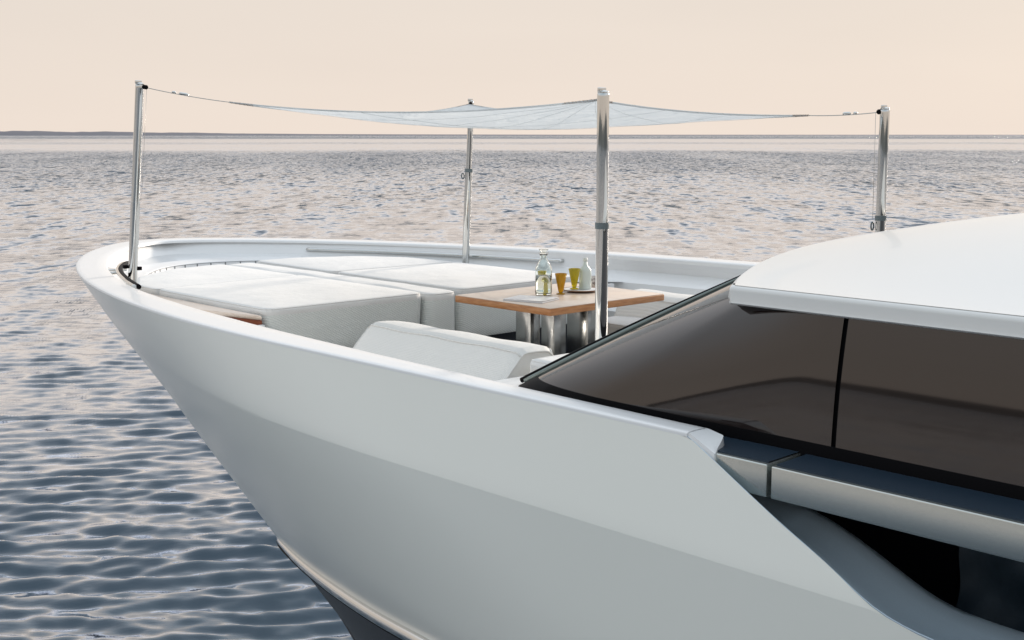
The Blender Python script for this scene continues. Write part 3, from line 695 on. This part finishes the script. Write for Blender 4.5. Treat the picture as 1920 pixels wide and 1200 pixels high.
cushion('sun_pad_cushion', 'port aft sun pad cushion with tall grey woven side, beside the red-brown wood', 'cushion', [(-.045, -1.325), (-1.41, -1.325), (-1.48, -.125), (-.035, -.125)], -1.34, zp+.004, .03, .012, group=G, side_mt='fabric_side', skirt_in=.015)
cushion('sun_pad_cushion', 'starboard forward sun pad cushion, white, highest in the picture below the grab rail', 'cushion', [(-1.42, 1.32), (-1.72, 1.30), (-2.20, 1.06), (-2.52, .62), (-2.60, .165), (-1.49, .155)], DZ+.004, zp+.006, .03, .022, group=G, side_mt='fabric_side')
cushion('sun_pad_cushion', 'starboard aft sun pad cushion, white, directly behind the carafe and the table', 'cushion', [(-.03, 1.325), (-1.41, 1.325), (-1.48, .165), (-.02, .165)], -1.36, zp+.004, .03, .014, group=G, side_mt='fabric_side')
cushion('bolster_strip', 'narrow centre cushion strip running between the port and starboard sun pads', 'cushion', [(.0, -.122), (-1.4, -.122), (-2.60, -.122), (-2.60, .145), (-1.4, .145), (.0, .145)], -1.36, zp-.006, .035, .008, group=None, side_mt='fabric_side')
mb = MB(); mb.box(-1.4, -.10, -1.28, 1.28, -1.685, -1.105); obj('sun_pad_base', mb, 'darkin', boat)

# wooden cabinet beside the sun pad
cb = thing('wooden_cabinet', 'low teak cabinet with pale top and red-brown side between sun pad and port bulwark', 'cabinet', (-.8, -1.5, -1.685))
pl = [(-.05, -1.345), (-.075, -1.362), (-.60, -1.50), (-1.2, -1.50), (-1.78, -1.42), (-1.80, -1.335)]
mb = MB(); mb.prism(pl, -1.078, -1.050, .008, True); obj('cabinet_top', mb, 'teak_top', cb, autos=50)
pl2 = [(-.055, -1.345), (-.085, -1.359), (-.60, -1.490), (-1.2, -1.490), (-1.78, -1.41), (-1.79, -1.34)]
mb = MB(); mb.prism(pl2, -1.27, -1.079); obj('cabinet_side', mb, 'red_wood', cb)

# settee backs and seats
def extr(prof, path):                         # prof list of (d, z) in section, path list of (a, p, dir vector of d)
    return [[(a+dx*d, p+dy*d, z) for d, z in prof] for a, p, dx, dy in path]
def backrest(side, a0, a1, label):
    root = thing('back_cushion', label, 'cushion', ((a0+a1)/2, side*1.15, -1.45), 'settee backrests on the foredeck')
    # section across, measured outboard from p = .78 : inner foot, top, outer foot
    prof = [(0.02, -1.42), (-.02, -1.36), (.0, -1.30), (.10, -1.085), (.115, -1.058), (.14, -1.038), (.17, -1.030), (.24, -1.024), (.30, -1.024), (.325, -1.028), (.345, -1.042), (.40, -1.095), (.64, -1.34), (.66, -1.40), (.65, -1.44)]
    mb = MB(); rows = []
    n_ = 40
    for i in range(n_+1):
        t_ = i/n_; a = a0+(a1-a0)*t_; e_ = min(t_, 1-t_)*(a1-a0); sh = max(0, 1-e_/.03); k_ = 1-math.sqrt(max(0, 1-sh*sh))
        row = []
        for d, z in prof: row.append((a, side*(.80+.33+(d-.33)*(1-.08*k_)), z-(z+1.25)*.09*k_+.003*math.sin(a*14+d*8)))
        rows.append(row)
    mb.grid(rows, True, True)
    for row in (rows[0], rows[-1]):
        mb.add(row, [tuple(range(len(row)))], False)
    obj('cushion_body', mb, 'seatfab', root, autos=50)
    for idx in (4, 10):
        m2 = MB(); m2.tube([Vector(r_[idx])+Vector((0, 0, .002)) for r_ in rows], .005, 6); obj('piping', m2, 'seatfab', root)
    for row, dd in ((rows[0], 0), (rows[-1], 0)):
        m2 = MB(); m2.tube([Vector(q) for q in row], .0055, 6); obj('piping', m2, 'seatfab', root)
    return root
backrest(-1, .72, 1.95, 'port settee backrest, pale grey, in front of the table nearest the windshield corner')
backrest(1, .72, 2.03, 'starboard settee backrest, beige grey, partly hidden behind the windshield edge right of the table')
G2 = 'settee seat cushions'
cushion('seat_cushion', 'starboard settee seat cushion, white, right of the steel pole below the table top', 'cushion', [(.72, .60), (2.02, .60), (2.02, 1.02), (.72, 1.02)], -1.30, -1.185, .03, .012, group=G2, mt='fabric', side_mt='seatfab')
cushion('seat_cushion', 'port settee seat cushion in front of the near backrest, mostly hidden behind it', 'cushion', [(.70, -.84), (2.02, -.84), (2.02, -.52), (.70, -.52)], -1.42, -1.30, .03, .01, group=G2, mt='fabric', side_mt='seatfab')
cushion('seat_cushion', 'aft settee seat cushion across the front of the windshield, behind the steel pole foot', 'cushion', [(1.72, -.50), (2.14, -.50), (2.14, .58), (1.72, .58)], -1.34, -1.22, .03, .01, group=G2, mt='fabric', side_mt='seatfab')
cushion('aft_back_cushion', 'low white cushion joining the port backrest to the windshield coaming', 'cushion', [(2.05, -1.20), (2.28, -1.20), (2.30, -.20), (2.07, -.20)], -1.30, -1.048, .035, .006, mt='fabric', side_mt='seatfab')
mb = MB()
mb.box(.74, 2.02, .64, 1.5, -1.685, -1.305, .01); mb.box(.72, 2.02, -1.5, -.56, -1.685, -1.425, .01); mb.box(1.76, 2.14, -.5, .58, -1.685, -1.345, .01)
obj('seat_base', mb, 'gel', boat)

# ================================================================== TABLE
tb = thing('dining_table', 'square teak table with polished steel pedestals, standing aft of the sun pad', 'table', (1.0, .08, -1.685))
mb = MB(); mb.box(.60, 1.405, -.405, .56, -.953, -.9495, .0012); obj('table_top', mb, 'teak_top', tb)
mb = MB(); mb.box(.597, 1.408, -.408, .563, -.992, -.9535, .003); obj('table_edge', mb, 'teak_edge', tb)
for a0, a1, p0, p1 in ((.80, .93, -.10, -.02), (1.02, 1.13, -.10, -.0), (.90, 1.08, .24, .32)):
    mb = MB(); mb.box(a0, a1, p0, p1, -1.66, -.993, .004); obj('pedestal', mb, 'brushed', tb)
mb = MB(); mb.box(.78, 1.22, -.24, .40, -1.685, -1.66, .006); obj('base_plate', mb, 'brushed', tb)
TZ = -.9495
# carafe
ca = thing('glass_carafe', 'tall clear glass water carafe with upside-down stopper on the table', 'carafe', (.95, -.012, TZ))
def cx_lathe(prof, a, p): mb = MB(); mb.lathe(prof, a, p, 36); return mb
a_, p_ = .95, -.012
pf = [(0, TZ), (.046, TZ), (.0505, TZ+.006), (.051, TZ+.15), (.049, TZ+.163), (.030, TZ+.200), (.0225, TZ+.212), (.0225, TZ+.238), (.026, TZ+.246),
      (.0235, TZ+.246), (.0195, TZ+.236), (.0195, TZ+.212), (.027, TZ+.199), (.0455, TZ+.161), (.0475, TZ+.150), (.047, TZ+.016), (.043, TZ+.012), (0, TZ+.012)]
obj('carafe_body', cx_lathe(pf, a_, p_), 'clear', ca)
obj('carafe_water', cx_lathe([(0, TZ+.0125), (.0425, TZ+.0125), (.0468, TZ+.017), (.0468, TZ+.118), (0, TZ+.118)], a_, p_), 'water_in', ca)
obj('stopper', cx_lathe([(0, TZ+.225), (.014, TZ+.225), (.017, TZ+.247), (.030, TZ+.252), (.022, TZ+.256), (.019, TZ+.262), (.028, TZ+.270), (.028, TZ+.275), (0, TZ+.275)], a_, p_), 'clear', ca)
def tumbler(a, p, z, mt, label):
    t_ = thing('stemmed_glass', label, 'glass', (a, p, z), 'amber glasses on the table')
    obj('foot', cx_lathe([(0, z), (.027, z), (.028, z+.003), (.012, z+.008), (.010, z+.011), (0, z+.011)], a, p), mt, t_)
    obj('bowl', cx_lathe([(0, z+.0115), (.0125, z+.0115), (.016, z+.022), (.037, z+.125), (.0345, z+.125), (.0135, z+.034), (0, z+.030)], a, p), mt, t_)
tumbler(1.00, .085, TZ, 'amber', 'orange amber glass with dark foot standing between the carafe and the plate')
tumbler(.97, .232, TZ+.017, 'amber2', 'yellow-green amber glass standing on the round plate beside the white bottle')
tumbler(.80, .115, TZ, 'amber2', 'yellow amber glass seen at the right edge of the carafe, behind it')
pt = thing('round_plate', 'round dark wooden plate under the white bottle and a glass', 'plate', (.985, .275, TZ))
obj('plate_rim', cx_lathe([(0, TZ), (.07, TZ), (.115, TZ+.010), (.117, TZ+.014), (.114, TZ+.016), (.07, TZ+.0075), (0, TZ+.0075)], .985, .275), 'bread', pt)
obj('plate_surface', cx_lathe([(.108, TZ+.0145), (.07, TZ+.011), (0, TZ+.010)], .985, .275), 'paper', pt)
tz = TZ+.0112
bt = thing('frosted_bottle', 'frosted white glass bottle with slim neck standing on the round plate', 'bottle', (.985, .312, tz))
obj('bottle_body', cx_lathe([(0, tz), (.035, tz), (.038, tz+.006), (.038, tz+.105), (.034, tz+.125), (.018, tz+.142), (.0125, tz+.150), (.0115, tz+.172), (0, tz+.172)], .985, .312), 'frost', bt)
obj('cap', cx_lathe([(0, tz+.1725), (.0128, tz+.1725), (.0135, tz+.176), (.0125, tz+.193), (0, tz+.194)], .985, .312), mat('pale_cap', (.62, .66, .62), .5), bt)
# small tumbler behind the pole
sg = thing('small_cup', 'small patterned cup at the far side of the table, half hidden by the steel pole', 'cup', (.93, .45, TZ))
obj('cup_body', cx_lathe([(0, TZ), (.028, TZ), (.031, TZ+.075), (.028, TZ+.075), (.025, TZ+.006), (0, TZ+.006)], .93, .45), noisy(mat('patterned_ceramic', (.25, .22, .22), .4), 45, .05, (.62, .58, .56)), sg)
# magazine
mg = thing('magazine', 'thin white magazine lying on the near corner of the table', 'magazine', (1.08, -.26, TZ))
def rotbox(a, p, la, lp, z0, z1, ang, bev=.0, curl=0.):
    mb = MB(); rows = []; n_ = 14
    for side_z in (z0, z1):
        rows.append([[None]*2 for _ in range(0)])
    mb = MB(); mb.box(-la/2, la/2, -lp/2, lp/2, z0, z1, bev); c_, s_ = math.cos(ang), math.sin(ang)
    mb.v = [(a+x*c_-y*s_, p+x*s_+y*c_, z+curl*max(0, (x/la))**2) for x, y, z in mb.v]; return mb
obj('pages', rotbox(1.075, -.235, .26, .20, TZ+.0012, TZ+.009, .30), 'paper', mg)
obj('cover_sheet', rotbox(1.075, -.235, .264, .204, TZ+.0093, TZ+.0105, .30, curl=.01), 'print', mg)
obj('back_sheet', rotbox(1.075, -.235, .264, .204, TZ+.0003, TZ+.001, .30), 'line', mg)

# ================================================================== CANOPY POLES
Gp = 'stainless steel canopy poles'
def pole(label, base, top, r_, collar_t, thick=None, cleat=True):
    b_, t_ = Vector(base), Vector(top); d = t_-b_; root = thing('canopy_pole', label, 'pole', base, Gp)
    mb = MB(); ct = collar_t
    mb.tube([b_+d*(ct*x) for x in (0, .02, .25, .5, .75, .98, 1)], r_*(thick or 1), 36); obj('lower_tube', mb, 'chrome', root, autos=40)
    mb = MB(); mb.tube([b_+d*(ct+(1-ct)*x) for x in (0, .02, .25, .5, .75, .97)]+[t_-d.normalized()*.004, t_], [r_*.96]*7+[r_*.85], 36); obj('upper_tube', mb, 'chrome', root, autos=40)
    dn = d.normalized(); c0 = b_+d*ct
    mb = MB(); rt = r_*(thick or 1)
    
    if cleat or r_ > .0284 and collar_t > .5: mb.tube([c0-dn*.014, c0+dn*.014], [rt*1.12, rt*1.12], 28); obj('collar', mb, 'rubber', root, autos=40)
    else: mb.tube([c0-dn*.004, c0-dn*.003, c0+dn*.003, c0+dn*.004], [rt*.9, rt*1.04, rt*1.04, rt*.9], 28); obj('collar', mb, 'chrome', root, autos=40)
    if cleat:
        mb = MB(); cc = c0-dn*.045+Vector((-.03, -.035, 0)); ringp = [cc+Vector((0, math.cos(x)*.014, math.sin(x)*.022)) for x in np.linspace(0, 6.2832, 15)]; mb.tube(ringp, .005, 6); obj('shackle', mb, 'rubber', root)
    # foot flange and head sheave
    mb = MB(); mb.tube([b_-dn*.005, b_+dn*.012, b_+dn*.014, b_+dn*.05], [r_*2.0, r_*1.95, r_*1.25, r_*1.15], 28); obj('foot_flange', mb, 'chrome', root)
    mb = MB(); mb.tube([t_+dn*.001, t_+dn*.008, t_+dn*.014], [r_*.96, r_*.8, r_*.4], 20); mb.box(t_.x-.009, t_.x+.009, t_.y-.03, t_.y+.012, t_.z+.004, t_.z+.024, .003); obj('head_sheave', mb, 'chrome', root)
    return root
Lb, Lt = (-1.50, -1.45, DZ), (-1.254, -1.45, .319)
Bb, Bt = (-1.445, 1.44, DZ), (-1.362, 1.44, .262)
Cb, Ct = (2.435, -1.1, -1.08), (2.432, -1.1, .184)
Rb, Rt = (2.53, 1.1, -1.08), (2.524, 1.1, .141)
pole('leftmost steel canopy pole, at the port bow with a black bent rail round its foot', Lb, Lt, .0285, .47, 1.04, False)
pole('thinnest and farthest steel canopy pole, rising behind the white sun pads at starboard', Bb, Bt, .0245, .60, 1.2)
pole('nearest and widest steel canopy pole, standing in front of the table', Cb, Ct, .0285, .535, 1.0, False)
pole('rightmost steel canopy pole, rising from behind the white roof', Rb, Rt, .0285, .505, 1.0)
for q in ((-1.475, -1.495, -.86), (-1.45, -1.412, -.875)):
    mb = MB(); mb.box(q[0]-.014, q[0]+.014, q[1]-.016, q[1]+.016, q[2]-.012, q[2]+.012, .004); o = obj('pole_clip', mb, 'black', bpy.data.objects['canopy_pole'])
mb = MB(); mb.box(-1.475, -1.435, -1.50, -1.47, -1.0, -.955, .006); obj('pole_clip', mb, 'black', bpy.data.objects['canopy_pole'])

# ================================================================== SUN CANOPY
sail = thing('sun_canopy', 'thin white fabric sun canopy sagging between the four steel poles', 'canopy', (.5, 0, .15))
cL, cB, cR, cC = Vector((-.76, -1.10, .203)), Vector((-1.20, 1.27, .235)), Vector((2.20, .84, .108)), Vector((2.30, -1.00, .158))
def edge_curve(p0, p1, inw, sag, t_):
    mid = Vector((.55, .0, 0)); m_ = (p0+p1)/2; d = (mid-m_); d.z = 0; d.normalize(); b_ = 4*t_*(1-t_); return p0.lerp(p1, t_)+d*inw*b_+Vector((0, 0, -sag*b_))
def EL(t_): return edge_curve(cL, cC, .10, .058, t_)
def ER(t_): return edge_curve(cB, cR, .10, .06, t_)
def EF(t_): return edge_curve(cL, cB, .12, .08, t_)
def EA(t_): return edge_curve(cC, cR, .08, .02, t_)
def sailpt(u, v, off=0.):
    q = EL(u)*(1-v)+ER(u)*v+EF(v)*(1-u)+EA(v)*u-(cL*(1-u)*(1-v)+cC*u*(1-v)+cB*(1-u)*v+cR*u*v)
    sg = 16*u*(1-u)*v*(1-v); q = q.copy(); q.z -= .032*sg
    q.z += .0025*math.sin(u*26+v*7)*math.sin(v*15+1)+off; return q
NU = 70
mb = MB(); mb.grid([[sailpt(u, v) for u in np.linspace(0, 1, NU)] for v in np.linspace(0, 1, NU)]); obj('fabric', mb, 'sail', sail)
mb = MB()
for E_ in (EL, ER, EF, EA): mb.tube([E_(t_) for t_ in np.linspace(0, 1, 60)], .0045, 6)
obj('hem', mb, 'sail', sail)
def pathuv(u0, v0, u1, v1, n_=40): return [sailpt(u0+(u1-u0)*t_, v0+(v1-v0)*t_, -.003) for t_ in np.linspace(0, 1, n_)]
for k_ in range(1, 7):                        # seams fanning out of the corner near the nearest pole
    a__ = k_/7*math.pi/2; mb = MB(); mb.tube(pathuv(.995, .005, .995-.85*math.cos(a__), .005+.85*math.sin(a__)), .0011, 5); obj('seam', mb, 'seam', sail)
for k_ in (.33, .66):
    mb = MB(); mb.tube(pathuv(.0, k_, 1., k_), .0009, 5); obj('seam', mb, 'seam', sail)
mb = MB(); mb.tube(pathuv(.02, .02, .98, .98), .0009, 5); obj('seam', mb, 'seam', sail)
mb = MB(); mb.tube(pathuv(.40, .0, .62, .55), .0016, 5); obj('seam', mb, 'seam', sail)
# tension cords, fittings and lacing
for cn, tp, e1, e2 in ((cL, Lt, EL, EF), (cB, Bt, EF, ER), (cR, Rt, ER, EA), (cC, Ct, EL, EA)):
    tpv = Vector(tp)+Vector((0, 0, -.012)); n_ = (cn-tpv)
    mb = MB(); mb.tube([tpv.lerp(cn, t_)+Vector((0, 0, -.008*4*t_*(1-t_))) for t_ in np.linspace(0, 1, 12)], .0025, 6); obj('tension_cord', mb, 'wire', sail)
    if n_.length > .3:
        mb = MB(); mb.tube([tpv.lerp(cn, x) for x in (.44, .46, .53, .55)], [.004, .009, .009, .004], 8); mb.tube([tpv.lerp(cn, x) for x in (.36, .37, .40, .41)], [.003, .008, .008, .003], 8); obj('turnbuckle', mb, 'chrome', sail)
    mb = MB(); q = tpv.lerp(cn, .06 if n_.length > .3 else .2); mb.tube([q+n_.normalized()*x for x in (-.02, -.012, .012, .02)], [.006, .014, .014, .006], 10); obj('block', mb, 'black', sail)
    for E_ in (e1, e2):
        st = 0 if (E_(0)-cn).length < 1e-3 else 1; mb = MB(); pts = []
        for i in range(72):
            t_ = i/72*.075; q = E_(t_ if st == 0 else 1-t_); pts.append(q+Vector((math.cos(i*1.3)*.004, math.sin(i*2.1)*.004, math.sin(i*1.3)*.0045)))
        mb.tube(pts, .0018, 5); obj('lacing', mb, 'rope', sail)
for tp, bs, dx in ((Lt, Lb, (.035, .03)), (Rt, Rb, (-.035, -.035))):
    t_ = Vector(tp); b_ = Vector(bs); e_ = t_.lerp(b_, .5); o_ = Vector((dx[0], dx[1], 0)); mb = MB(); mb.tube([t_+o_+Vector((0, 0, -.02)), e_+o_*.9], .0013, 5); obj('halyard', mb, 'wire', sail)
